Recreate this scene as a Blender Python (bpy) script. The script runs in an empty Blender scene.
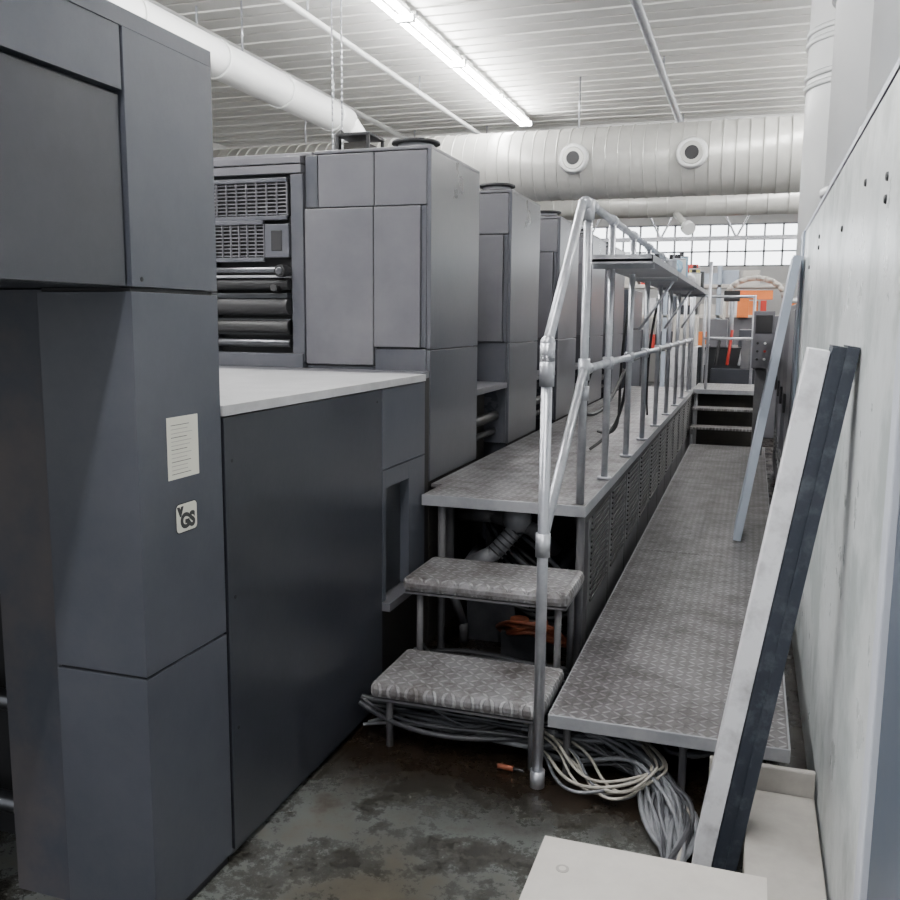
import bpy, bmesh, math, random
from mathutils import Matrix, Vector
random.seed(7)
S = bpy.context.scene

# ------------------------------------------------------------ materials
MATS = {}
def _new(name):
    m = bpy.data.materials.new(name); m.use_nodes = True
    nt = m.node_tree; b = nt.nodes['Principled BSDF']
    MATS[name] = m
    return m, nt, b

def paint(name, c1, c2=None, rough=0.45, metal=0.0, scale=3.0, bump=0.0, lo=0.35, hi=0.7, fine=40, spec=0.5, wear=0.0, wearcol=(.20,.19,.18)):
    m, nt, b = _new(name)
    c2 = c2 or tuple(x*0.8 for x in c1)
    tc = nt.nodes.new('ShaderNodeTexCoord')
    src = tc.outputs['Object']
    n = nt.nodes.new('ShaderNodeTexNoise'); n.inputs['Scale'].default_value = scale
    n.inputs['Detail'].default_value = 8; n.inputs['Roughness'].default_value = 0.65
    nt.links.new(src, n.inputs['Vector'])
    r = nt.nodes.new('ShaderNodeValToRGB')
    r.color_ramp.elements[0].position = lo; r.color_ramp.elements[0].color = (*c1, 1)
    r.color_ramp.elements[1].position = hi; r.color_ramp.elements[1].color = (*c2, 1)
    nt.links.new(n.outputs['Fac'], r.inputs['Fac'])
    col = r.outputs['Color']
    b.inputs['Roughness'].default_value = rough
    b.inputs['Metallic'].default_value = metal
    b.inputs['Specular IOR Level'].default_value = spec
    n2 = nt.nodes.new('ShaderNodeTexNoise'); n2.inputs['Scale'].default_value = fine
    n2.inputs['Detail'].default_value = 4
    nt.links.new(src, n2.inputs['Vector'])
    if wear:
        n3 = nt.nodes.new('ShaderNodeTexNoise'); n3.inputs['Scale'].default_value = 9; n3.inputs['Detail'].default_value = 12; n3.inputs['Roughness'].default_value = .8
        nt.links.new(tc.outputs['Object'], n3.inputs['Vector'])
        r3 = nt.nodes.new('ShaderNodeMapRange'); r3.inputs['From Min'].default_value = .42; r3.inputs['From Max'].default_value = .85; r3.inputs['To Max'].default_value = wear
        nt.links.new(n3.outputs['Fac'], r3.inputs['Value'])
        mx = nt.nodes.new('ShaderNodeMix'); mx.data_type = 'RGBA'
        nt.links.new(r3.outputs['Result'], mx.inputs[0]); nt.links.new(col, mx.inputs[6]); mx.inputs[7].default_value = (*wearcol, 1)
        col = mx.outputs[2]
    nt.links.new(col, b.inputs['Base Color'])
    mr = nt.nodes.new('ShaderNodeMapRange')
    mr.inputs['To Min'].default_value = max(0.05, rough-0.1); mr.inputs['To Max'].default_value = min(1, rough+0.1)
    nt.links.new(n.outputs['Fac'], mr.inputs['Value']); nt.links.new(mr.outputs['Result'], b.inputs['Roughness'])
    if bump:
        bp = nt.nodes.new('ShaderNodeBump'); bp.inputs['Strength'].default_value = bump; bp.inputs['Distance'].default_value = 0.01
        nt.links.new(n2.outputs['Fac'], bp.inputs['Height']); nt.links.new(bp.outputs['Normal'], b.inputs['Normal'])
    return m

def emis(name, col, st):
    m, nt, b = _new(name)
    b.inputs['Base Color'].default_value = (*col, 1)
    b.inputs['Emission Color'].default_value = (*col, 1)
    b.inputs['Emission Strength'].default_value = st
    return m

def diamond(name, c1, c2, cell=0.036, add=.45):
    m, nt, b = _new(name)
    N = nt.nodes; L = nt.links
    def math_(op, a, bb=None, c=None):
        n = N.new('ShaderNodeMath'); n.operation = op
        for i, v in enumerate((a, bb, c)):
            if v is None: continue
            if isinstance(v, (int, float)): n.inputs[i].default_value = v
            else: L.new(v, n.inputs[i])
        return n.outputs[0]
    tc = N.new('ShaderNodeTexCoord'); sp = N.new('ShaderNodeSeparateXYZ')
    L.new(tc.outputs['Object'], sp.inputs[0])
    x = math_('DIVIDE', sp.outputs[0], cell); y = math_('DIVIDE', sp.outputs[1], cell)
    fx = math_('FLOOR', x); fy = math_('FLOOR', y)
    par = math_('FLOORED_MODULO', math_('ADD', fx, fy), 2.0)
    lx = math_('SUBTRACT', math_('SUBTRACT', x, fx), 0.5); ly = math_('SUBTRACT', math_('SUBTRACT', y, fy), 0.5)
    u = math_('ADD', lx, ly); v = math_('SUBTRACT', lx, ly)
    uu = math_('MULTIPLY', u, u); vv = math_('MULTIPLY', v, v)
    d1 = math_('ADD', math_('MULTIPLY', uu, 1.5), math_('MULTIPLY', vv, 18.0))
    d2 = math_('ADD', math_('MULTIPLY', vv, 1.5), math_('MULTIPLY', uu, 18.0))
    d = math_('ADD', math_('MULTIPLY', d1, par), math_('MULTIPLY', d2, math_('SUBTRACT', 1.0, par)))
    mr = N.new('ShaderNodeMapRange'); mr.inputs['From Min'].default_value = 0.4; mr.inputs['From Max'].default_value = 0.9
    mr.inputs['To Min'].default_value = 1; mr.inputs['To Max'].default_value = 0
    L.new(d, mr.inputs['Value'])
    n = N.new('ShaderNodeTexNoise'); n.inputs['Scale'].default_value = 6; n.inputs['Detail'].default_value = 14; n.inputs['Roughness'].default_value = .8
    L.new(tc.outputs['Object'], n.inputs['Vector'])
    r = N.new('ShaderNodeValToRGB')
    r.color_ramp.elements[0].position = .40; r.color_ramp.elements[0].color = (*c1, 1)
    r.color_ramp.elements[1].position = .58; r.color_ramp.elements[1].color = (*c2, 1)
    L.new(n.outputs['Fac'], r.inputs['Fac'])
    mx = N.new('ShaderNodeMix'); mx.data_type = 'RGBA'; mx.blend_type = 'MIX'
    mk = N.new('ShaderNodeMapRange'); mk.inputs['From Min'].default_value = .38; mk.inputs['From Max'].default_value = .62; mk.inputs['To Min'].default_value = .25; mk.inputs['To Max'].default_value = 1.0
    L.new(n.outputs['Fac'], mk.inputs['Value'])
    L.new(math_('MULTIPLY', math_('MULTIPLY', mr.outputs['Result'], add), mk.outputs['Result']), mx.inputs[0])
    L.new(r.outputs['Color'], mx.inputs[6]); mx.inputs[7].default_value = (.75, .74, .76, 1)
    L.new(mx.outputs[2], b.inputs['Base Color'])
    b.inputs['Metallic'].default_value = .3; b.inputs['Roughness'].default_value = .42
    bp = N.new('ShaderNodeBump'); bp.inputs['Strength'].default_value = 1; bp.inputs['Distance'].default_value = .005
    L.new(mr.outputs['Result'], bp.inputs['Height']); L.new(bp.outputs['Normal'], b.inputs['Normal'])
    return m

paint('press_paint', (.044,.049,.064), (.070,.075,.092), rough=.36, scale=1.6, bump=.03, wear=.10)
paint('press_paint_light', (.092,.092,.106), (.135,.133,.147), rough=.34, scale=2.0, bump=.03, wear=.14)
paint('press_paint_tower', (.052,.056,.070), (.092,.093,.107), rough=.30, scale=1.4, bump=.03, wear=.12)
paint('press_paint_dark', (.018,.020,.027), (.030,.033,.042), rough=.34, scale=1.6, bump=.03, wear=.06)
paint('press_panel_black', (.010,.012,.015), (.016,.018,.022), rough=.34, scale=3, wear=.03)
paint('press_stained', (.045,.05,.066), (.15,.115,.095), rough=.5, scale=1.1, lo=.42, hi=.8, wear=.12)
paint('benchtop_grey', (.40,.40,.41), (.56,.56,.57), rough=.32, scale=6, bump=.05, wear=.4)
paint('black', (.010,.010,.012), (.018,.018,.02), rough=.6)
paint('near_black', (.012,.011,.010), (.03,.025,.02), rough=.7, scale=6)  # near-black brown for sunken cores, gaps and sheets under the decks
paint('roller_metal', (.18,.185,.2), (.06,.06,.065), rough=.3, metal=.9)
paint('galv', (.38,.39,.43), (.55,.56,.59), rough=.32, metal=.65, scale=12)
paint('galv_dull', (.27,.28,.30), (.38,.38,.40), rough=.5, metal=.35, scale=8)
paint('louver_grey', (.065,.065,.075), (.12,.117,.12), rough=.5, scale=5, wear=.2)
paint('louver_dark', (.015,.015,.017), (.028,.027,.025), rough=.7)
paint('duct_white', (.76,.77,.77), (.84,.84,.83), rough=.35, scale=2)
paint('duct_metal', (.50,.495,.47), (.62,.615,.58), rough=.34, metal=.25, scale=3, wear=.1)
paint('ceiling_sheet', (.58,.575,.555), (.68,.67,.65), rough=.6, scale=.8)
paint('ceiling_seam', (.16,.155,.15), (.22,.21,.20), rough=.8)
paint('wall_paint', (.58,.59,.58), (.68,.68,.67), rough=.7, scale=1.5)
paint('partition_white', (.68,.71,.72), (.40,.44,.44), rough=.30, scale=2.6, bump=.12, lo=.46, hi=.60, wear=.5, wearcol=(.34,.36,.32))
paint('partition_edge', (.62,.65,.72), (.5,.52,.6), rough=.4)
paint('partition_blue', (.05,.066,.095), (.09,.11,.15), rough=.45, wear=.2)
paint('board_white', (.74,.74,.77), (.40,.39,.41), rough=.45, scale=9, lo=.5, hi=.74)
paint('board_navy', (.012,.017,.028), (.08,.09,.105), rough=.6, scale=22, bump=.2, lo=.5, hi=.85)
paint('board_bluegrey', (.33,.38,.46), (.42,.47,.55), rough=.4, scale=4, wear=.15)
paint('beige', (.60,.57,.53), (.48,.44,.40), rough=.5, scale=3, lo=.4, hi=.85, wear=.25)
paint('plinth_beige', (.42,.40,.37), (.30,.28,.255), rough=.6, scale=4)
paint('cable_grey', (.075,.08,.09), (.19,.195,.21), rough=.5, scale=8)
paint('cable_white', (.42,.40,.35), (.20,.18,.155), rough=.5, scale=8)
paint('cable_dark', (.018,.02,.025), (.05,.05,.056), rough=.5, scale=8)
paint('rubber', (.012,.012,.013), (.025,.025,.026), rough=.5)
paint('orange', (.75,.20,.04), (.6,.15,.03), rough=.4)
paint('red', (.5,.03,.02), (.4,.03,.02), rough=.4)
paint('rust_orange', (.26,.065,.025), (.08,.03,.018), rough=.6, scale=9)
paint('label_white', (.75,.74,.64), (.68,.67,.58), rough=.5)
paint('ink', (.03,.03,.03), rough=.6)
paint('cyan_cloth', (.16,.38,.56), (.5,.6,.68), rough=.8, scale=12)
paint('yellow', (.6,.5,.12), rough=.5)
diamond('tread_plate', (.105,.092,.088), (.27,.265,.275))
diamond('tread_plate_dirty', (.062,.055,.055), (.17,.163,.168), add=.36)
emis('tube_light', (1.0, .995, .985), 118)
emis('window_glow', (.93, .97, 1.0), 5.5)

# floor material: oily painted concrete
m, nt, b = _new('floor_concrete')
N, L = nt.nodes, nt.links
tc = N.new('ShaderNodeTexCoord')
def noise(sc, det=10, ro=.7):
    n = N.new('ShaderNodeTexNoise'); n.inputs['Scale'].default_value = sc; n.inputs['Detail'].default_value = det; n.inputs['Roughness'].default_value = ro
    L.new(tc.outputs['Object'], n.inputs['Vector']); return n
n1 = noise(3.4, 14, .8)
n2 = noise(1.7, 8, .7)
r1 = N.new('ShaderNodeValToRGB'); cr = r1.color_ramp
cr.elements[0].position = .39; cr.elements[0].color = (.016,.014,.011,1)
cr.elements[1].position = .63; cr.elements[1].color = (.13,.137,.132,1)
e = cr.elements.new(.46); e.color = (.042,.041,.036,1)
e = cr.elements.new(.51); e.color = (.080,.086,.082,1)
L.new(n1.outputs['Fac'], r1.inputs['Fac'])
mrb = N.new('ShaderNodeMapRange'); mrb.inputs['From Min'].default_value = .50; mrb.inputs['From Max'].default_value = .60
L.new(n2.outputs['Fac'], mrb.inputs['Value'])
mb = N.new('ShaderNodeMix'); mb.data_type = 'RGBA'; mb.blend_type = 'MULTIPLY'
L.new(mrb.outputs['Result'], mb.inputs[0]); L.new(r1.outputs['Color'], mb.inputs[6]); mb.inputs[7].default_value = (.66,.55,.43,1)
sp = N.new('ShaderNodeSeparateXYZ'); L.new(tc.outputs['Object'], sp.inputs[0])
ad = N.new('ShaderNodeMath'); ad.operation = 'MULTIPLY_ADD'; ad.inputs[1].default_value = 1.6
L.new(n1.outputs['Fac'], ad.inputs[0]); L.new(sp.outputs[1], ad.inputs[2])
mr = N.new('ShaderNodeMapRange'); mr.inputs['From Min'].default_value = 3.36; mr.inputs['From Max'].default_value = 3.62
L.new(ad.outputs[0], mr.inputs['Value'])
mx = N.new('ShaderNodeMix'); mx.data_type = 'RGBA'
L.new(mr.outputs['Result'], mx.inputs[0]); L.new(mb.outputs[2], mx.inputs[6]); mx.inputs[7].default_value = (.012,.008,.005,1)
L.new(mx.outputs[2], b.inputs['Base Color'])
mr2 = N.new('ShaderNodeMapRange'); mr2.inputs['From Min'].default_value = .4; mr2.inputs['From Max'].default_value = .62; mr2.inputs['To Min'].default_value = .13; mr2.inputs['To Max'].default_value = .45
L.new(n1.outputs['Fac'], mr2.inputs['Value']); L.new(mr2.outputs['Result'], b.inputs['Roughness'])
bp = N.new('ShaderNodeBump'); bp.inputs['Strength'].default_value = .2; bp.inputs['Distance'].default_value = .008
L.new(n1.outputs['Fac'], bp.inputs['Height']); L.new(bp.outputs['Normal'], b.inputs['Normal'])

# ------------------------------------------------------------ builder
class B:
    def __init__(s, name, bevel=0.0, parent=None):
        s.name = name; s.bm = bmesh.new(); s.mats = []; s.bevel = bevel; s.parent = parent
    def mi(s, mat):
        if mat not in s.mats: s.mats.append(mat)
        return s.mats.index(mat)
    def box(s, x0, x1, y0, y1, z0, z1, mat, M=None):
        i = s.mi(mat)
        vs = [s.bm.verts.new(Vector(p)) for p in
              [(x0,y0,z0),(x1,y0,z0),(x1,y1,z0),(x0,y1,z0),(x0,y0,z1),(x1,y0,z1),(x1,y1,z1),(x0,y1,z1)]]
        if M is not None:
            for v in vs: v.co = M @ v.co
        for f in [(0,3,2,1),(4,5,6,7),(0,1,5,4),(1,2,6,5),(2,3,7,6),(3,0,4,7)]:
            fc = s.bm.faces.new([vs[k] for k in f]); fc.material_index = i
        return s
    def cyl(s, p0, p1, r, mat, seg=16, r2=None, cap=True):
        i = s.mi(mat); p0 = Vector(p0); p1 = Vector(p1); r2 = r if r2 is None else r2
        d = (p1-p0).normalized()
        a = d.orthogonal().normalized(); c = d.cross(a)
        R0, R1 = [], []
        for k in range(seg):
            t = 2*math.pi*k/seg; o = a*math.cos(t)+c*math.sin(t)
            R0.append(s.bm.verts.new(p0+o*r)); R1.append(s.bm.verts.new(p1+o*r2))
        for k in range(seg):
            f = s.bm.faces.new([R0[k], R0[(k+1)%seg], R1[(k+1)%seg], R1[k]]); f.material_index = i; f.smooth = True
        if cap:
            f = s.bm.faces.new(R0[::-1]); f.material_index = i
            f = s.bm.faces.new(R1); f.material_index = i
        return s
    def sph(s, p, r, mat, sc=(1,1,1)):
        i = s.mi(mat)
        g = bmesh.ops.create_uvsphere(s.bm, u_segments=14, v_segments=9, radius=r,
            matrix=Matrix.Translation(p) @ Matrix.Diagonal((*sc,1)))
        for v in g['verts']:
            for f in v.link_faces: f.material_index = i; f.smooth = True
        return s
    def pipe(s, pts, r, mat, seg=12):
        for a, c in zip(pts, pts[1:]): s.cyl(a, c, r, mat, seg)
        for p in pts[1:-1]: s.sph(p, r*1.0, mat)
        return s
    def done(s):
        me = bpy.data.meshes.new(s.name)
        bmesh.ops.recalc_face_normals(s.bm, faces=s.bm.faces[:])
        s.bm.to_mesh(me); s.bm.free()
        for n in s.mats: me.materials.append(MATS[n])
        o = bpy.data.objects.new(s.name, me); S.collection.objects.link(o)
        if s.bevel:
            md = o.modifiers.new('bevel', 'BEVEL'); md.width = s.bevel; md.segments = 2
            md.limit_method = 'ANGLE'; md.angle_limit = math.radians(50); md.harden_normals = False
        if s.parent: o.parent = s.parent
        return o

def curves(name, splines, bevel, mats, parent=None):
    cu = bpy.data.curves.new(name, 'CURVE'); cu.dimensions = '3D'; cu.bevel_depth = bevel; cu.bevel_resolution = 3
    for mn in mats: cu.materials.append(MATS[mn])
    for pts, mi, rad in splines:
        sp = cu.splines.new('NURBS'); sp.points.add(len(pts)-1)
        for k, p in enumerate(pts):
            sp.points[k].co = (*p, 1); sp.points[k].radius = rad
        sp.order_u = 4; sp.use_endpoint_u = True; sp.resolution_u = 6; sp.material_index = mi
    o = bpy.data.objects.new(name, cu); S.collection.objects.link(o)
    if parent: o.parent = parent
    return o

CZ = 4.6
# ------------------------------------------------------------ room shell
B('floor').box(-9, 3, -3, 25, -.1, 0, 'floor_concrete').done()
c = B('ceiling')
c.box(-9, 3, -3, 25.2, CZ+.05, CZ+.1, 'ceiling_seam')
y = -3
while y < 25:
    c.box(-9, 3, y, min(y+.47, 25), CZ, CZ+.05, 'ceiling_sheet')
    c.box(-9, 3, y+.225, y+.245, CZ-.018, CZ, 'ceiling_sheet')
    y += .52
c.done()
B('wall_left').box(-9.2, -9, -3, 25, 0, CZ, 'wall_paint').done()
B('wall_right').box(3, 3.2, -3, 25, 0, CZ, 'wall_paint').done()
w = B('wall_back')
w.box(-9, 3, 25, 25.2, 0, 3.05, 'wall_paint').box(-9, 3, 25, 25.2, 4.15, CZ, 'wall_paint')
w.box(-9, -8.4, 25, 25.2, 3.05, 4.15, 'wall_paint').box(2.4, 3, 25, 25.2, 3.05, 4.15, 'wall_paint')
w.done()
w = B('window_1')
w.box(-8.4, 2.4, 25.1, 25.13, 3.05, 4.15, 'window_glow')
xx = -8.4
while xx < 2.41:
    w.box(xx-.025, xx+.025, 25.0, 25.09, 3.05, 4.15, 'galv_dull'); xx += .45
for zz in (3.05, 3.42, 3.78, 4.11): w.box(-8.4, 2.4, 25.0, 25.09, zz, zz+.04, 'galv_dull')
w.done()
bm_ = B('ceiling_beam', .004)
for yy in (14.4, 19.5): bm_.box(-9, 3, yy, yy+.18, CZ-.14, CZ-.018, 'duct_white')
bm_.done()
bm_ = B('roof_truss', .004)
for yy in (18.2,):
    bm_.box(-9, 3, yy, yy+.08, 3.15, 3.23, 'galv_dull')
    x = -8.8; s_ = 1
    while x < 2.4:
        bm_.cyl((x, yy+.04, 3.2 if s_ > 0 else CZ-.02), (x+.7, yy+.04, CZ-.02 if s_ > 0 else 3.2), .02, 'galv_dull', 8); x += .7; s_ = -s_
bm_.done()
p = B('ceiling_pipe')
p.cyl((-1.13, 1, CZ-.22), (-1.13, 24, CZ-.22), .045, 'galv_dull')
p.cyl((-5.3, 1, CZ-.2), (-5.3, 24, CZ-.2), .035, 'duct_white').cyl((-4.1, 1, CZ-.2), (-4.1, 24, CZ-.2), .03, 'duct_white')
for yy in range(2, 24, 3):
    for x_ in (-1.13, -5.3, -4.1): p.cyl((x_, yy, CZ-.2), (x_, yy, CZ), .012, 'galv_dull', 8)
p.done()

# ------------------------------------------------------------ light fixtures
def fixture(x, y0, y1, z=CZ-.17):
    f = B('fluorescent_light_fixture', .003)
    n = max(1, round((y1-y0)/1.55)); st = (y1-y0)/n
    for k in range(n):
        a = y0+k*st+.008; e_ = y0+(k+1)*st-.008
        f.box(x-.05, x+.05, a, e_, z+.05, z+.085, 'duct_white')
        f.cyl((x-.06, a+.02, z), (x-.06, e_-.02, z), .024, 'tube_light', 10)
        f.cyl((x+.06, a+.02, z), (x+.06, e_-.02, z), .024, 'tube_light', 10)
        f.box(x-.09, x+.09, a, a+.02, z-.025, z+.05, 'duct_white').box(x-.09, x+.09, e_-.02, e_, z-.025, z+.05, 'duct_white')
        f.cyl((x, a+.3, z+.07), (x, a+.3, CZ), .008, 'galv', 6)
    return f.done()
fixture(-3.3, .4, 13.3)
fixture(-7.2, .4, 7.0)  # added row, unseen behind the delivery cabinet; kept for the light it gives
fixture(-.6, -2.6, 2.6)
fixture(-2.5, 15.3, 22)
fixture(1.4, 6, 20)

# ------------------------------------------------------------ ceiling ducts
d = B('spiral_air_duct')
DY, DZ, DR = 11.6, 3.55, .43
d.cyl((-8.8, DY, DZ), (2.6, DY, DZ), DR, 'duct_metal', 40)
x = -8.7
while x < 2.6:
    d.cyl((x, DY, DZ), (x+.014, DY, DZ), DR+.009, 'duct_metal', 40); x += .15
for x in (-2.16, -.78, -3.9, -5.4):
    v = Vector((0, -.97, -.02)).normalized(); c0 = Vector((x, DY, DZ))+v*(DR-.05)
    d.cyl(c0, c0+v*.10, .15, 'duct_metal', 28)
    d.cyl(c0+v*.10, c0+v*.16, .185, 'duct_white', 28, .15)
    d.cyl(c0+v*.16, c0+v*.17, .13, 'duct_metal', 28, .12)
    d.cyl(c0+v*.17, c0+v*.175, .08, 'black', 20)
for x in (-6, -2.2, 1.0):
    d.cyl((x, DY, DZ+DR-.02), (x, DY, CZ), .012, 'galv', 8)
d.done()
d = B('small_air_duct')
d.cyl((-5, 15, 3.45), (2.4, 15, 3.45), .2, 'duct_metal', 24)
x = -5
while x < 2.4: d.cyl((x, 15, 3.45), (x+.02, 15, 3.45), .208, 'duct_metal', 24); x += .3
for x in (-4, -1, 2): d.cyl((x, 15, 3.6), (x, 15, CZ), .012, 'galv', 8)
d.cyl((-1.3, 15, 3.35), (-1.05, 14.5, 3.05), .05, 'duct_metal').cyl((-1.05, 14.5, 3.05), (-1.0, 14.42, 3.0), .10, 'duct_white', 20)
d.done()
d = B('long_air_duct')
d.cyl((-4.8, 1.2, 3.95), (-4.8, 10.3, 3.95), .17, 'duct_white', 24)
for k in range(8): d.cyl((-4.8, 1.5+k*1.2, 3.95), (-4.8, 1.54+k*1.2, 3.95), .182, 'duct_white', 24)
for k in range(5): d.cyl((-4.8, 2+k*2, 4.1), (-4.8, 2+k*2, CZ), .01, 'galv', 8)
d.cyl((-4.8, 10.25, 3.95), (-4.8, 10.7, 3.75), .17, 'duct_white', 24)
d.done()
ck = B('hanging_chain')
for (x, y_) in ((-3.95, 8.2), (-3.85, 8.2)):
    z = 3.1
    while z < CZ-.02:
        ck.cyl((x, y_, z), (x, y_, z+.05), .009, 'galv_dull', 6); z += .055
ck.cyl((-3.97, 8.2, 3.1), (-3.83, 8.2, 3.1), .02, 'black', 8)
ck.done()

def vduct(x, y, r, z0, z1, k):
    d = B('exhaust_duct')
    d.cyl((x, y, z0), (x, y, z1), r, 'duct_white', 36)
    for z in (z0, z0+k, z0+k+.07, z0+1.5, z0+1.57):
        d.cyl((x, y, z), (x, y, z+.03), r+.018, 'duct_white', 36)
        d.cyl((x, y, z+.03), (x, y, z+.038), r+.006, 'galv_dull', 36)
    return d.done()
PX = .27
vduct(PX+.38, 7.3, .38, 1.752, CZ, 1.8)
vduct(PX+.25, 4.6, .245, 2.18, CZ, .85)
vduct(PX+.25, 3.2, .22, 2.18, CZ, .6)

# ------------------------------------------------------------ partition (row of cabinet panels)
w = B('partition_wall', .004)
w.box(PX+.03, PX+.55, 1.9, 6.6, 0, 2.14, 'partition_edge')
for a, e_ in ((1.9, 3.9), (3.905, 6.0)):
    w.box(PX, PX+.03, a, e_, 0, 2.16, 'partition_white')
w.box(PX, PX+.55, 1.9, 6.6, 2.14, 2.18, 'partition_edge')
w.box(PX-.012, PX+.03, 6.005, 6.2, 0, 2.16, 'board_bluegrey')
w.box(PX-.0, PX+.03, 6.205, 6.6, 0, 2.16, 'partition_blue')
w.box(PX-.01, PX+.05, 1.83, 1.9, 0, 2.16, 'partition_edge')
for yy, zz in ((2.3, 1.93), (2.3, 1.88), (3.4, 1.92), (2.75, 1.98), (4.6, 1.95), (4.6, 2.0), (5.3, 1.9)):
    w.cyl((PX-.006, yy, zz), (PX+.01, yy, zz), .011, 'black', 10)
w.done()
w = B('control_cabinet', .005)
w.box(PX+.02, PX+.55, .7, 1.82, 0, 2.18, 'partition_blue')
w.box(PX, PX+.02, .72, 1.2, .1, 2.1, 'partition_blue').box(PX, PX+.02, 1.21, 1.8, .1, 2.1, 'partition_blue')
w.done()
w = B('electrical_cabinet', .006)
w.box(PX+.03, PX+.8, 6.75, 10.3, 0, 1.75, 'press_paint')
for k in range(4):
    a = 6.78+k*.87
    w.box(PX, PX+.03, a, a+.84, .12, 1.7, 'press_paint_dark' if k % 2 else 'press_paint_light')
    w.box(PX-.02, PX, a+.74, a+.78, .9, 1.05, 'black')
    for j in range(6): w.box(PX-.006, PX+.01, a+.2, a+.6, .3+j*.04, .32+j*.04, 'black')
w.done()
w = B('operator_console', .008)
w.box(.04, .15, 9.7, 9.9, .252, 1.15, 'louver_grey').box(0.0, .20, 9.6, 9.95, 1.15, 1.72, 'press_paint_light')
w.box(.02, .18, 9.592, 9.6, 1.5, 1.68, 'black')
for j in range(3):
    for k in range(2): w.cyl((.05+k*.07, 9.6, 1.24+j*.08), (.05+k*.07, 9.585, 1.24+j*.08), .013, ('black','red','black','duct_white')[(j*2+k*3)%4], 10)
w.done()

# ------------------------------------------------------------ delivery cabinet (left)
MX = -1.385
r = B('delivery_cabinet', .005)
r.box(-3.3, MX-.03, .7, 2.15, 1.67, 2.27, 'press_paint_dark')
r.box(-3.3, MX, .7, 2.15, 2.25, 2.29, 'press_paint')
r.box(MX-.03, MX, 1.795, 2.15, 1.672, 2.25, 'press_paint')
r.box(MX-.03, MX-.002, .7, 1.788, 2.11, 2.25, 'press_paint')
r.box(MX-.03, MX-.010, .7, 1.785, 1.672, 2.10, 'press_paint_dark')
r.box(MX-.275, MX, 1.79, 2.15, .712, 1.66, 'press_paint')
r.box(MX-.275, MX, 1.79, 2.15, .03, .704, 'press_paint')
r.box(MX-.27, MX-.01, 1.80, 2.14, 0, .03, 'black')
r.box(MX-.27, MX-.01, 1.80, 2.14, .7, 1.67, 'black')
r.box(MX-.50, MX-.28, 1.84, 2.15, 0, 1.667, 'press_stained')
r.box(-3.3, MX-.5, 2.05, 2.15, 0, 1.67, 'black')
r.box(-3.3, -3.15, .8, 2.05, 0, 1.67, 'press_paint_dark')
for z in (.18, .5, .85): r.cyl((-3.15, 1.95, z), (MX-.5, 1.95, z), .03, 'roller_metal')
r.cyl((MX, 1.83, 1.69), (MX+.002, 1.83, 1.69), .006, 'black', 8)
r.done()
lb = B('instruction_label')
lb.box(MX, MX+.0015, 1.905, 2.038, 1.19, 1.35, 'label_white')
for k in range(13):
    z = 1.33-k*.0105
    e_ = 1.985+random.random()*.04
    lb.box(MX+.0014, MX+.002, 1.92, e_, z-.0014, z, 'plinth_beige' if k % 3 else 'ink')
lb.done()
bd = B('safety_badge', .0)
i = bd.mi('label_white'); i2 = bd.mi('ink')
def rrect(cy, cz, w_, h_, rad, x, mi):
    pts = []
    for (sy, sz, a0) in ((1,1,0),(-1,1,90),(-1,-1,180),(1,-1,270)):
        for k in range(6):
            t = math.radians(a0+18*k)
            pts.append((x, cy+sy*(w_/2-rad)+rad*math.cos(t), cz+sz*(h_/2-rad)+rad*math.sin(t)))
    f_ = bd.bm.faces.new([bd.bm.verts.new(p_) for p_ in pts]); f_.material_index = mi
rrect(1.976, 1.084, .096, .08, .014, MX+.0012, i2)
rrect(1.976, 1.084, .090, .074, .012, MX+.0018, i)
badge = bd.done()
for body, yy, zz, sz, off in (('GS', 1.948, 1.058, .052, .003), ('v', 1.938, 1.092, .045, .003)):
    tx = bpy.data.curves.new('badge_text', 'FONT'); tx.body = body; tx.size = sz; tx.extrude = .0003; tx.offset = off
    tx.materials.append(MATS['ink'])
    to = bpy.data.objects.new('badge_text', tx); S.collection.objects.link(to)
    to.matrix_world = Matrix.Translation((MX+.0024, yy, zz)) @ Matrix(((0,0,1,0),(1,0,0,0),(0,1,0,0),(0,0,0,1)))
    to.parent = badge

# ------------------------------------------------------------ low machine housing
r = B('press_low_housing', .006)
r.box(-3.3, MX-.02, 2.16, 3.3, .0, 1.33, 'press_paint_dark')
r.box(MX-.02, MX, 2.165, 3.30, .03, 1.325, 'press_paint_dark')
r.box(-3.3, MX+.004, 2.16, 3.80, 1.33, 1.36, 'benchtop_grey')
r.box(-3.3, MX-.06, 3.3, 4.02, .0, 1.33, 'near_black')
r.box(MX-.06, MX, 3.305, 3.80, 1.0, 1.325, 'press_paint')
r.box(MX-.06, MX, 3.60, 3.80, .45, .995, 'press_paint')
r.box(MX-.06, MX, 3.305, 3.34, .45, .995, 'press_paint')
r.box(MX-.06, MX, 3.34, 3.60, .92, .995, 'press_paint')
r.box(MX-.05, MX-.04, 3.34, 3.60, .45, .92, 'press_panel_black')
r.box(MX-.10, MX+.03, 3.31, 3.72, .41, .445, 'press_paint_light')
r.box(-3.3, MX-.06, 3.8, 4.02, 1.33, 1.36, 'press_paint_light')
for z in (.4, .8, 1.2): r.cyl((MX, 2.2, z), (MX+.002, 2.2, z), .006, 'black', 8)
r.cyl((MX, 3.25, 1.28), (MX+.002, 3.25, 1.28), .006, 'black', 8)
r.done()

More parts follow.
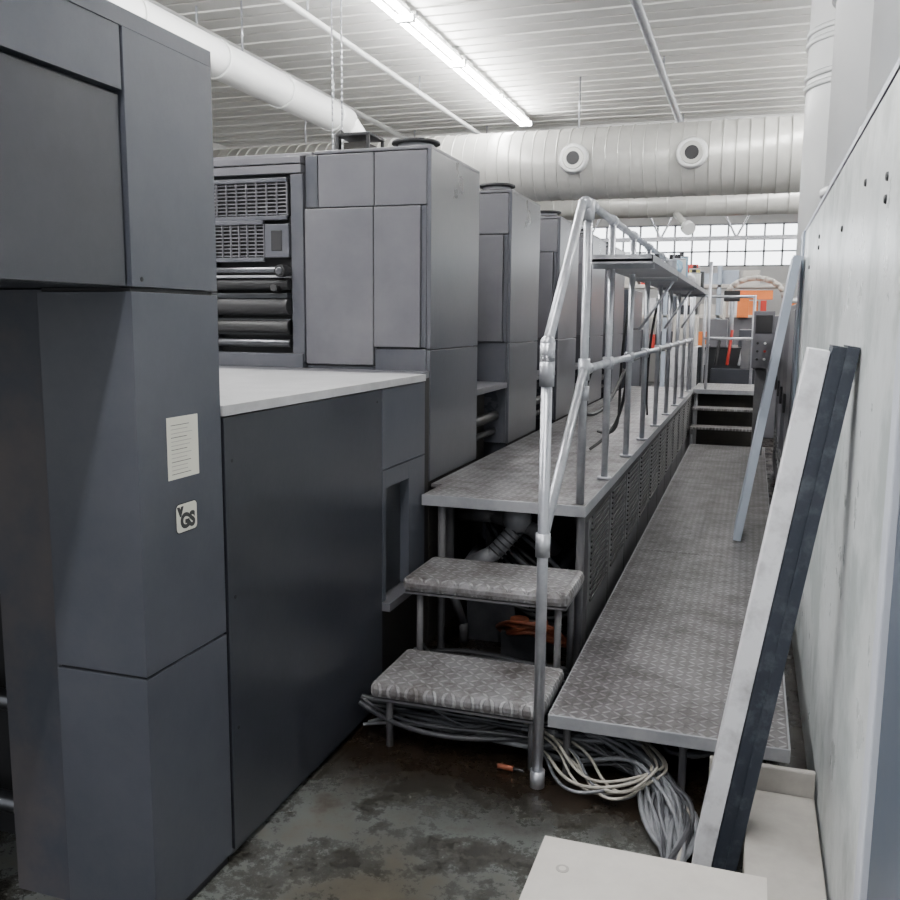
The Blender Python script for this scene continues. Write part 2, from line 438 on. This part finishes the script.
# ------------------------------------------------------------ printing units (built at local y=0 = front face)
TX = -1.45
def unit():
    r = B('printing_unit', .006)
    P, PL, PD = 'press_paint_tower', 'press_paint_light', 'press_paint_dark'
    r.box(-3.3, TX-.02, .03, .76, .0, 2.37, PD)
    r.box(TX-.02, TX, .0, .78, 1.463, 2.385, P)
    r.box(TX-.02, TX, .0, .78, .825, 1.457, P)
    r.box(TX-.02, TX-.01, .02, .76, .0, .82, 'near_black')
    r.box(-2.05, TX, .0, .78, 2.385, 2.40, PL)
    r.box(-3.3, -2.06, .0, .78, 2.38, 2.397, PL)
    r.box(-2.03, -1.74, .0, .03, 2.135, 2.38, PL)
    r.box(-1.735, TX-.022, .0, .03, 2.135, 2.38, PL)
    r.box(-2.10, -1.74, -.012, .03, 1.38, 2.128, PL)
    r.box(-1.735, TX-.05, -.012, .03, 1.47, 2.128, PL)
    r.box(TX-.048, TX-.022, .0, .03, 1.47, 2.128, P)
    r.box(-1.735, TX-.022, .0, .03, .825, 1.462, P)
    r.box(-2.10, -1.74, .0, .03, .825, 1.375, P)
    r.box(-2.10, -2.035, .0, .03, 2.135, 2.38, P)
    r.box(-3.3, -2.11, -.03, .03, 2.345, 2.378, PL)
    r.box(-3.3, -2.11, -.025, .03, 2.30, 2.34, PL)
    r.box(-3.3, -2.60, -.01, .03, 1.39, 2.28, PD)
    r.box(-2.17, -2.105, -.02, .03, 1.39, 2.295, P)
    r.box(-2.60, -2.17, .02, .032, 1.39, 2.28, 'black')
    def grille(x0, x1, z0, z1):
        r.box(x0, x1, -.03, -.01, z1, z1+.02, P).box(x0, x1, -.03, -.01, z0-.02, z0, P)
        n = 9
        for k in range(n):
            z = z0+(z1-z0)*(k+.5)/n
            r.box(x0, x1, -.022, -.012, z-.003, z+.003, PL)
        m_ = 14
        for k in range(m_+1):
            x = x0+(x1-x0)*k/m_
            r.box(x-.0035, x+.0035, -.026, -.014, z0, z1, PL)
        r.box(x0-.002, x1+.002, -.008, .02, z0, z1, 'black')
    grille(-2.98, -2.19, 2.10, 2.26)
    grille(-2.98, -2.32, 1.90, 2.06)
    r.box(-2.31, -2.18, -.03, .0, 1.90, 2.06, P)
    r.box(-2.275, -2.215, -.034, -.028, 1.93, 2.03, 'black')
    for z, rr, mt in ((1.84, .014, 'roller_metal'), (1.77, .03, 'black'), (1.66, .045, 'black'), (1.56, .035, 'rubber'), (1.48, .02, 'roller_metal')):
        r.cyl((-3.2, -.02, z), (-2.18, -.02, z), rr, mt, 20)
    r.box(-3.2, -2.18, -.05, .0, 1.70, 1.725, 'press_panel_black')
    r.box(-3.2, -2.18, -.055, .0, 1.80, 1.812, 'galv_dull')
    r.box(-2.6, -2.18, -.03, .0, 1.52, 1.60, 'press_panel_black')
    r.cyl((-2.2, -.09, 1.83), (-2.2, -.02, 1.83), .03, 'black', 18)
    r.cyl((-2.2, -.10, 1.83), (-2.2, -.09, 1.83), .018, 'roller_metal', 18)
    r.cyl((-2.24, -.08, 1.75), (-2.24, -.02, 1.75), .018, 'black', 14)
    r.box(-3.3, -2.11, -.03, .03, 1.36, 1.43, P)
    r.cyl((-1.62, .25, 2.40), (-1.62, .25, 2.425), .12, 'black', 28)
    r.cyl((-1.62, .25, 2.425), (-1.62, .25, 2.45), .09, 'galv_dull', 28)
    r.cyl((-1.62, .25, 2.45), (-1.62, .25, 2.465), .12, 'black', 28)
    for x in (-1.98, -1.82):
        for yy in (.12, .3): r.box(x-.008, x+.008, yy-.008, yy+.008, 2.40, 2.49, 'black')
    r.box(-1.99, -1.81, .11, .31, 2.485, 2.50, 'black').box(-1.96,-1.84,.14,.28,2.40,2.46,'near_black')
    r.pipe([(-2.02, .2, 2.40), (-2.02, .2, 2.5), (-1.99, .2, 2.52)], .02, 'black')
    r.box(-3.2, TX-.16, .78, 1.48, 0, 1.18, 'near_black')
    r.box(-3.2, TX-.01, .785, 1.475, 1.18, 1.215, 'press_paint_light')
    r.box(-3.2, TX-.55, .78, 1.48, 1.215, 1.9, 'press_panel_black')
    r.cyl((TX-.09, .78, 1.0), (TX-.09, 1.48, 1.0), .03, 'rubber')
    r.cyl((TX-.1, .78, .9), (TX-.1, 1.48, .9), .02, 'rubber')
    for k in range(3): r.box(-3.2, TX-.52, .9+k*.18, .98+k*.18, 1.3, 1.85, 'press_paint_dark')
    return r.done()
u0 = unit(); u0.location.y = 4.05
for k in range(1, 5):
    o = u0.copy(); S.collection.objects.link(o); o.location.y = 4.05+1.48*k; o.name = 'printing_unit'
fe = B('press_feeder', .006)
fe.box(-3.3, TX, 11.47, 12.6, 0, 2.0, 'press_paint')
fe.box(-3.3, TX+.02, 12.65, 13.5, 0, 1.5, 'press_paint_light').box(-3.2, TX-.1, 12.6, 12.65, 0, 1.5, 'black')
for z in (.7, 1.1, 1.5): fe.box(TX, TX+.01, 11.5, 12.55, z, z+.02, 'black')
fe.done()

# ------------------------------------------------------------ upper platform
PE = -.64
r = B('raised_platform', .004)
r.box(-1.38, PE, 3.75, 11.2, .80, .82, 'tread_plate')
r.box(-1.435, -1.38, 4.03, 11.2, .80, .82, 'tread_plate')
r.box(-1.38, PE+.004, 3.746, 3.752, .772, .822, 'galv_dull')
r.box(PE-.002, PE+.004, 3.75, 11.2, .772, .822, 'galv_dull')
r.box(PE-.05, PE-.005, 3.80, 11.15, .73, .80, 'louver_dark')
for x, y0_ in ((-1.30, 3.8), (PE-.02, 3.78), (-1.30, 4.6)):
    r.cyl((x, y0_, 0), (x, y0_, .80), .018, 'louver_grey', 12)
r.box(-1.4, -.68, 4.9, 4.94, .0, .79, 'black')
k = 0; y = 3.95
while y < 11.0:
    wd = .62
    r.box(PE-.035, PE-.012, y, y+wd, .03, .77, 'louver_grey')
    for j in range(15):
        z = .32+j*.028
        r.box(PE-.014, PE-.004, y+.06, y+wd-.06, z, z+.012, 'louver_dark')
    y += wd+.02; k += 1
r.box(PE, .12, 11.0, 12.2, .80, .82, 'tread_plate').box(PE, .12, 10.99, 11.0, .77, .822, 'galv_dull')
r.box(PE+.02, .10, 10.70, 11.0, .60, .625, 'tread_plate').box(PE+.02, .10, 10.42, 10.70, .41, .435, 'tread_plate')
for x in (PE+.04, .07):
    r.box(x-.015, x+.015, 10.42, 11.1, .35, .41, 'louver_grey')
    for yy, zz in ((10.45, .41), (10.75, .6), (11.05, .8), (12.1, .8)): r.cyl((x, yy, 0), (x, yy, zz), .02, 'galv_dull', 10)
r.box(PE+.02, .10, 11.3, 11.32, 0, .79, 'near_black')
r.done()

def tread(x0, x1, y0, y1, z):
    r = B('stair_tread', .022)
    r.box(x0, x1, y0, y1, z-.06, z, 'tread_plate')
    o = r.done()
    l = B('tread_legs', .0, o)
    l.box(x0+.01, x1-.01, y0+.012, y1-.01, z-.07, z-.061, 'louver_grey')
    for x in (x0+.06, x1-.05):
        for y in (y0+.06, y1-.05):
            l.cyl((x, y, 0), (x, y, z-.05), .014, 'louver_grey', 12)
    l.done()
    return o
tread(-1.285, -.625, 2.93, 3.33, .265)
tread(-1.32, -.625, 3.35, 3.73, .55)

# ------------------------------------------------------------ lower walkway
r = B('lower_walkway', .004)
for a, e_ in ((2.92, 5.35), (5.355, 7.8), (7.805, 10.38)):
    r.box(-.60, .18, a, e_, .235, .25, 'tread_plate_dirty')
r.box(-.604, .184, 2.914, 2.922, .205, .252, 'galv_dull')
r.box(-.604, -.598, 2.92, 10.38, .205, .252, 'galv_dull')
r.box(.18, .186, 2.92, 10.38, .205, .252, 'galv_dull')
for yy in (3.0, 4.5, 6, 7.5, 9, 10.3):
    for x in (-.55, -.15, .14): r.cyl((x, yy, 0), (x, yy, .236), .014, 'louver_grey', 10)
r.box(.10, .12, 3.3, 10.3, 0, .23, 'near_black')
r.done()

# ------------------------------------------------------------ handrail
r = B('handrail')
G = 'galv'; R = .018
RX = -.622
def joint(p, ax='z', l=.05):
    v = {'z': Vector((0,0,1)), 'y': Vector((0,1,0))}[ax]
    p = Vector(p); r.cyl(p-v*l, p+v*l, R*1.4, G, 16)
A = (RX-.006, 2.88)
r.cyl((A[0], A[1], 0), (A[0], A[1], 1.50), R*1.05, G)
r.cyl((A[0], A[1], 0), (A[0], A[1], .06), .026, G)
joint((A[0], A[1], 1.44)); joint((A[0], A[1], .86), l=.04); joint((A[0], A[1], 1.50), l=.03)
r.sph((A[0], A[1], 1.53), R*1.4, G)
B0 = (RX-.045, 3.78)
r.cyl((B0[0], B0[1], .825), (B0[0], B0[1], 2.08), R, G)
r.cyl((A[0], A[1], 1.53), (B0[0]-.02, B0[1]-.03, 2.08), R, G)
r.sph((B0[0]-.01, B0[1]-.02, 2.08), R*1.5, G)
r.cyl((A[0], A[1], .88), (B0[0], B0[1], 1.40), R, G)
joint((B0[0], B0[1], 1.40), l=.045); joint((B0[0], B0[1], 2.05), l=.04); joint((B0[0], B0[1], 1.30), l=.03)
r.cyl((B0[0], B0[1], 2.08), (B0[0], 10.9, 2.08), R, G)
r.cyl((B0[0], B0[1], 1.40), (B0[0], 10.9, 1.40), R, G)
joint((B0[0], B0[1]+.06, 1.40), 'y'); joint((B0[0], B0[1]+.06, 2.08), 'y')
for yy in (4.45, 5.25, 6.05, 6.9, 7.8, 8.7, 9.6, 10.5):
    r.cyl((B0[0], yy, .822), (B0[0], yy, 2.08), R*.95, G)
    r.cyl((B0[0], yy, .822), (B0[0], yy, .835), .035, G)
    joint((B0[0], yy, 1.40), 'y', .04); joint((B0[0], yy, 1.40), 'z', .03); joint((B0[0], yy, 2.08), 'y', .04)
for x in (-.6, .0):
    r.cyl((x, 12.15, .822), (x, 12.15, 1.95), R, G)
r.cyl((-.6, 12.15, 1.93), (.0, 12.15, 1.93), R, G); r.cyl((-.6, 12.15, 1.4), (.0, 12.15, 1.4), R, G)
r.cyl((B0[0], 10.9, .822), (B0[0], 10.9, 2.1), R, G)
r.cyl((-.5, 11.05, .822), (-.5, 11.05, 2.3), R, G)
for a, e_ in ((4.15, 5.6), (5.62, 7.4), (7.42, 9.4)):
    r.box(-.74, -.44, a, e_, 1.868, 1.88, 'galv_dull')
    r.box(-.74, -.734, a, e_, 1.88, 1.90, 'galv_dull').box(-.446, -.44, a, e_, 1.88, 1.90, 'galv_dull')
    r.box(-.74, -.44, a, a+.006, 1.86, 1.90, 'galv_dull')
for yy in (4.3, 5.65, 7.3, 9.1): r.box(-.73, -.45, yy, yy+.03, 1.845, 1.868, 'galv_dull')
for yy in (5.65, 7.3, 9.1):
    r.cyl((-.475, yy+.015, 1.845), (B0[0], yy+.015, 1.55), .009, G, 8)
r.done()

def lump(name, parts, mat, st=.03):
    r = B(name)
    for p_, rr, sc in parts: r.sph(p_, rr, mat, sc)
    o = r.done()
    t_ = bpy.data.textures.new(name, 'CLOUDS'); t_.noise_scale = .05
    md = o.modifiers.new('s', 'SUBSURF'); md.levels = 1; md.render_levels = 2
    md = o.modifiers.new('d', 'DISPLACE'); md.texture = t_; md.strength = st
    return o
lump('wiping_rag', [((-.53,6.3,1.95), .07, (.8,1.3,.7)), ((-.53,6.42,1.97), .07, (.8,1,.8)), ((-.53,6.15,1.945), .07, (.8,1.4,.6))], 'cyan_cloth')
lump('wiping_rag', [((-.53,7.9,1.955), .07, (.8,1.3,.7))], 'board_white')
def can(x, y, r_, h, mat):
    c = B('solvent_can', .002)
    c.cyl((x, y, 1.881), (x, y, 1.88+h), r_, mat, 20).cyl((x, y, 1.88+h), (x, y, 1.89+h), r_*1.03, 'galv', 20)
    c.cyl((x, y, 1.89+h), (x, y, 1.92+h), r_*.35, 'black', 12); c.done()
can(-.54, 6.75, .06, .16, 'duct_white'); can(-.54, 7.1, .05, .2, 'cyan_cloth'); can(-.52, 8.3, .06, .14, 'duct_white'); can(-.54, 8.7, .05, .2, 'yellow'); can(-.54, 5.3, .045, .06, 'duct_white'); can(-.5, 5.75, .035, .09, 'galv_dull'); can(-.54, 9.1, .07, .2, 'press_panel_black')
h = [([(-.66,3.9,1.38),(-.74,4.05,1.22),(-.76,4.4,1.12),(-.72,4.9,1.14),(-.69,5.3,1.35),(-.71,5.5,1.3),(-.73,5.6,1.1),(-.8,5.6,.9),(-.9,5.4,.835)], 0, .8),
     ([(-.67,5.3,1.8),(-.72,5.32,1.5),(-.75,5.5,1.1),(-.8,5.9,.84),(-1.0,6.3,.835)], 0, .7),
     ([(-.67,6.9,1.8),(-.75,7.0,1.5),(-.78,7.2,1.1),(-.8,7.6,.84)], 0, .8)]
curves('rubber_hose', h, .012, ['rubber'])

# ------------------------------------------------------------ pipes and clutter beneath platform
pp = B('piping')
pp.pipe([(-1.36,4.3,.62),(-1.15,4.15,.66),(-.95,4.1,.62),(-.85,4.2,.5)], .035, 'louver_grey')
pp.sph((-1.02,4.1,.66), .07, 'galv_dull'); pp.cyl((-1.02,4.1,.6), (-1.02,4.1,.74), .045, 'roller_metal')
pp.pipe([(-1.02,4.1,.62),(-1.12,4.05,.5),(-1.25,4.1,.42),(-1.3,4.4,.4)], .04, 'galv_dull')
for k in range(6): pp.cyl((-1.03-.016*k,4.092-.008*k,.605-.02*k), (-1.034-.016*k,4.09-.008*k,.60-.02*k), .048, 'louver_grey')
pp.pipe([(-1.36,4.1,.7),(-1.36,4.1,.3),(-1.3,4.15,.1),(-1.3,4.15,0)], .022, 'louver_grey')
pp.pipe([(-.9,4.3,0),(-.9,4.3,.3),(-.8,4.4,.45),(-.8,4.8,.45)], .03, 'cable_dark')
pp.box(-1.06, -.84, 3.98, 4.2, .0, .14, 'cable_dark')
pp.box(-1.3, -1.05, 4.2, 4.5, 0, .25, 'cable_dark')
pp.cyl((-.98,4.02,.14), (-.98,4.02,.2), .045, 'rust_orange', 14).cyl((-.88,4.05,.14), (-.88,4.05,.19), .03, 'rust_orange', 14)
pp.done()
sp_ = []
for k in range(22):
    z = .3+random.random()*.4; x = -1.36+random.random()*.15
    sp_.append(([(x,4.6,z),(x+.1,4.3,z-.1),(x+.3+random.random()*.2,4.0+random.random()*.2,z-.15-random.random()*.1),(-.8+random.random()*.1,4.3,.15+random.random()*.2),(-.75,4.8,.2)], random.choice((0,0,1)), .6+random.random()*.8))
for k in range(7):
    q = random.random
    sp_.append(([(-1.12,4.15,.1),(-1.05+q()*.05,3.92+q()*.05,.12+q()*.12),(-.92,3.88+q()*.08,.16+q()*.08),(-.80,3.92+q()*.08,.1+q()*.12),(-.74,4.1,.06)], 2, .7+q()*.5))
curves('hydraulic_hose', sp_, .012, ['rubber', 'cable_grey', 'rust_orange'])

# ------------------------------------------------------------ cable bundle on the floor
sp_ = []
j = random.random
for k in range(64):
    z0 = .02+j()*.16; yb = 3.0+j()*.34; q = (j()-.5)*.14
    pts = [(-1.34, 3.25+j()*.4, z0), (-1.15+j()*.08, yb, z0), (-1.0+j()*.1, yb-.05+j()*.14, .02+j()*.17), (-.78+j()*.1, yb-.06+j()*.14, .02+j()*.16),
           (-.55+j()*.1, 2.98+j()*.3, .02+j()*.15), (-.38+j()*.12, 2.98+j()*.22+q*.3, .015+j()*.12), (-.24+j()*.14+q*.4, 2.85+j()*.12, .012+j()*.08),
           (-.20+j()*.12+q, 2.70+j()*.08, .012+j()*.05), (-.16+j()*.05, 2.50, .012+j()*.03)]
    sp_.append((pts, random.choice((0,0,2,0,2,0,2,1)), .45+j()*.75))
for k in range(8):
    x0 = -.66+j()*.16; s_ = j()*.1
    pts = [(-.9, 3.15, .1), (x0, 3.05, .05+j()*.12), (x0+.04+s_, 2.95-j()*.10, .03+j()*.06), (x0+.16+s_, 2.83-j()*.08, .012+.008*k), (-.26+s_*.8, 2.84+j()*.08, .05+.01*k), (-.24+s_, 3.0+j()*.1, .06+j()*.08), (-.38, 3.2, .13), (-.5,3.3,.1)]
    sp_.append((pts, random.choice((1,1,0)), .5+j()*.3))
for k in range(40):
    yb = 3.0+j()*.7; z = .02+j()*.15
    sp_.append(([(-1.36, yb, z), (-1.1, yb+.3*(j()-.5), .02+j()*.16), (-.8, yb+.3*(j()-.5), .02+j()*.16), (-.55, yb+j()*.2, .1*j()+.02)], random.choice((0,2,2)), .6+j()*.7))
for k in range(30):
    a = -.56+j()*.5; yb = 3.1+j()*.3
    sp_.append(([(a, yb+.6, .02+j()*.1), (a+.1*(j()-.5), yb+.1, .02+j()*.14), (a+.25*(j()-.5), yb-.1, .02+j()*.12), (a+.4*j(), yb+.2, .02+j()*.1), (a+.3, yb+.6, .05)], random.choice((0,2,2,0)), .5+j()*.6))
curves('cable_bundle', sp_, .0085, ['cable_grey', 'cable_white', 'cable_dark'])
tg = B('cable_connector', .002)
tg.cyl((-.79,2.95,.014), (-.73,2.945,.014), .010, 'rust_orange', 10).cyl((-.73,2.945,.014), (-.69,2.94,.014), .006, 'black', 8)
tg.done()

# ------------------------------------------------------------ leaning boards
th = math.radians(8.6)
def leaning(name, x, y, z0, thick, wid, ln, mat, ang, edge=None):
    M = Matrix.Translation((x, y, z0)) @ Matrix.Rotation(ang, 4, 'Y')
    r = B(name, .003)
    r.box(0, thick, 0, wid, 0, ln, mat, M)
    if edge:
        r.box(-.001, thick+.001, -.004, 0, 0, ln, edge, M)
        r.box(-.001, thick+.001, 0, wid, ln, ln+.004, edge, M)
    return r.done()
leaning('leaning_panel', -.090, 2.58, .004, .056, .10, 1.55, 'board_white', th)
leaning('leaning_panel', -.030, 2.58, .007, .034, .12, 1.55, 'board_navy', th, 'board_navy')
leaning('leaning_panel', .006, 2.572, .012, .030, .12, 1.545, 'board_navy', th, 'board_navy')
leaning('leaning_board', -.05, 5.75, .262, .045, .45, 1.75, 'board_bluegrey', math.radians(8.3), 'board_bluegrey')

# ------------------------------------------------------------ foreground box and low plinth
r = B('storage_box', .008)
r.box(-.43, .095, 1.55, 2.10, .0, .27, 'plinth_beige').box(-.435, .10, 1.545, 2.105, .27, .30, 'beige')
r.cyl((-.365, 1.98, .300), (-.365, 1.98, .3015), .016, 'plinth_beige', 20).cyl((-.365, 1.98, .3015), (-.365, 1.98, .302), .009, 'beige', 16)
r.done()
r = B('floor_plinth', .006)
r.box(.055, .262, 2.15, 2.88, 0, .12, 'plinth_beige')
r.box(-.06, .262, 2.885, 2.908, 0, .20, 'plinth_beige')
r.done()

# ------------------------------------------------------------ far background
r = B('packaging_machine', .01)
r.box(-.75, .1, 13.6, 15.2, 0, 1.25, 'press_panel_black').box(-.55, .4, 13.4, 13.62, .2, .95, 'press_paint_dark')
r.box(-.2, .6, 14.0, 15.5, 1.25, 1.5, 'press_paint').box(-.6, -.35, 13.5, 13.9, 1.25, 1.65, 'press_paint_light')
r.box(.2, .5, 13.3, 13.6, 0, 1.7, 'press_paint_light').box(-.15, .1, 13.45, 13.6, .95, 1.4, 'louver_grey')
r.cyl((-.3, 13.55, 1.25), (-.3, 13.55, 2.0), .03, 'galv').box(-.42, -.2, 13.5, 13.56, 1.9, 2.05, 'black')
r.box(-.7, .0, 13.35, 13.6, .0, .2, 'black')
for k in range(6): r.cyl((-.65+k*.16, 13.45, 1.0), (-.6+k*.16, 13.5, 1.3+.1*(k%3)), .02, ('galv','black','red')[k%3], 8)
r.done()
r = B('machine_guard_arch')
pts = [(.0+.5*math.cos(t), 17.5, 2.05+.36*math.sin(t)) for t in [math.pi*k/10 for k in range(11)]]
r.pipe([(pts[0][0], 17.5, 0)]+pts+[(pts[-1][0], 17.5, 0)], .05, 'plinth_beige')
r.box(-.35, .3, 17.3, 17.5, 2.02, 2.18, 'orange').box(-.5, .4, 17.4, 17.6, 0, 1.7, 'press_paint_light').box(-.3, -.1, 17.2, 17.5, 1.7, 2.1, 'orange').box(.1, .2, 17.2, 17.5, 1.7, 2.0, 'red')
r.done()
r = B('pallet_rack', .01)
for x in (-5, -3.5, -2, -.8, 1.2, 2.4):
    r.box(x-.05, x+.05, 22.0, 22.1, 0, 2.9, 'board_bluegrey')
for z in (.9, 1.7, 2.4): r.box(-5, 2.4, 22.0, 22.8, z, z+.08, 'beige')
for k in range(16):
    for z in (1.0, 1.8, 2.5):
        x = -4.9+k*.46
        if random.random() < .8:
            r.box(x, x+.38, 22.1, 22.7, z-.02, z+.2+random.random()*.3, random.choice(('beige','plinth_beige','board_white','board_bluegrey','press_paint','red','orange','press_paint_dark')))
r.done()
r = B('paper_stack', .01)
r.box(-1.3, -.85, 15.6, 16.4, 0.12, 1.2, 'board_white').box(-1.35, -.8, 15.55, 16.45, 0, .12, 'plinth_beige').box(-1.28, -.9, 15.65, 16.3, 1.2, 1.7, 'beige')
r.done()

# ------------------------------------------------------------ world / camera
W = bpy.data.worlds.new('world'); S.world = W; W.use_nodes = True
W.node_tree.nodes['Background'].inputs[0].default_value = (.93,.96,1,1)
W.node_tree.nodes['Background'].inputs[1].default_value = 1.0

cam = bpy.data.cameras.new('camera'); co = bpy.data.objects.new('camera', cam); S.collection.objects.link(co)
cam.sensor_width = 36; cam.lens = 36; cam.clip_end = 100; cam.clip_start = .02
yaw, pit, rol = math.radians(18.4), math.radians(8.2), .009
f = Vector((-math.sin(yaw)*math.cos(pit), math.cos(yaw)*math.cos(pit), -math.sin(pit)))
rt = Vector((math.cos(yaw), math.sin(yaw), 0)); up = rt.cross(f)
r2 = rt*math.cos(rol)+up*math.sin(rol); u2 = up*math.cos(rol)-rt*math.sin(rol)
M = Matrix((r2, u2, -f)).transposed().to_4x4(); M.translation = (0, 0, 1.6)
co.matrix_world = M
S.camera = co
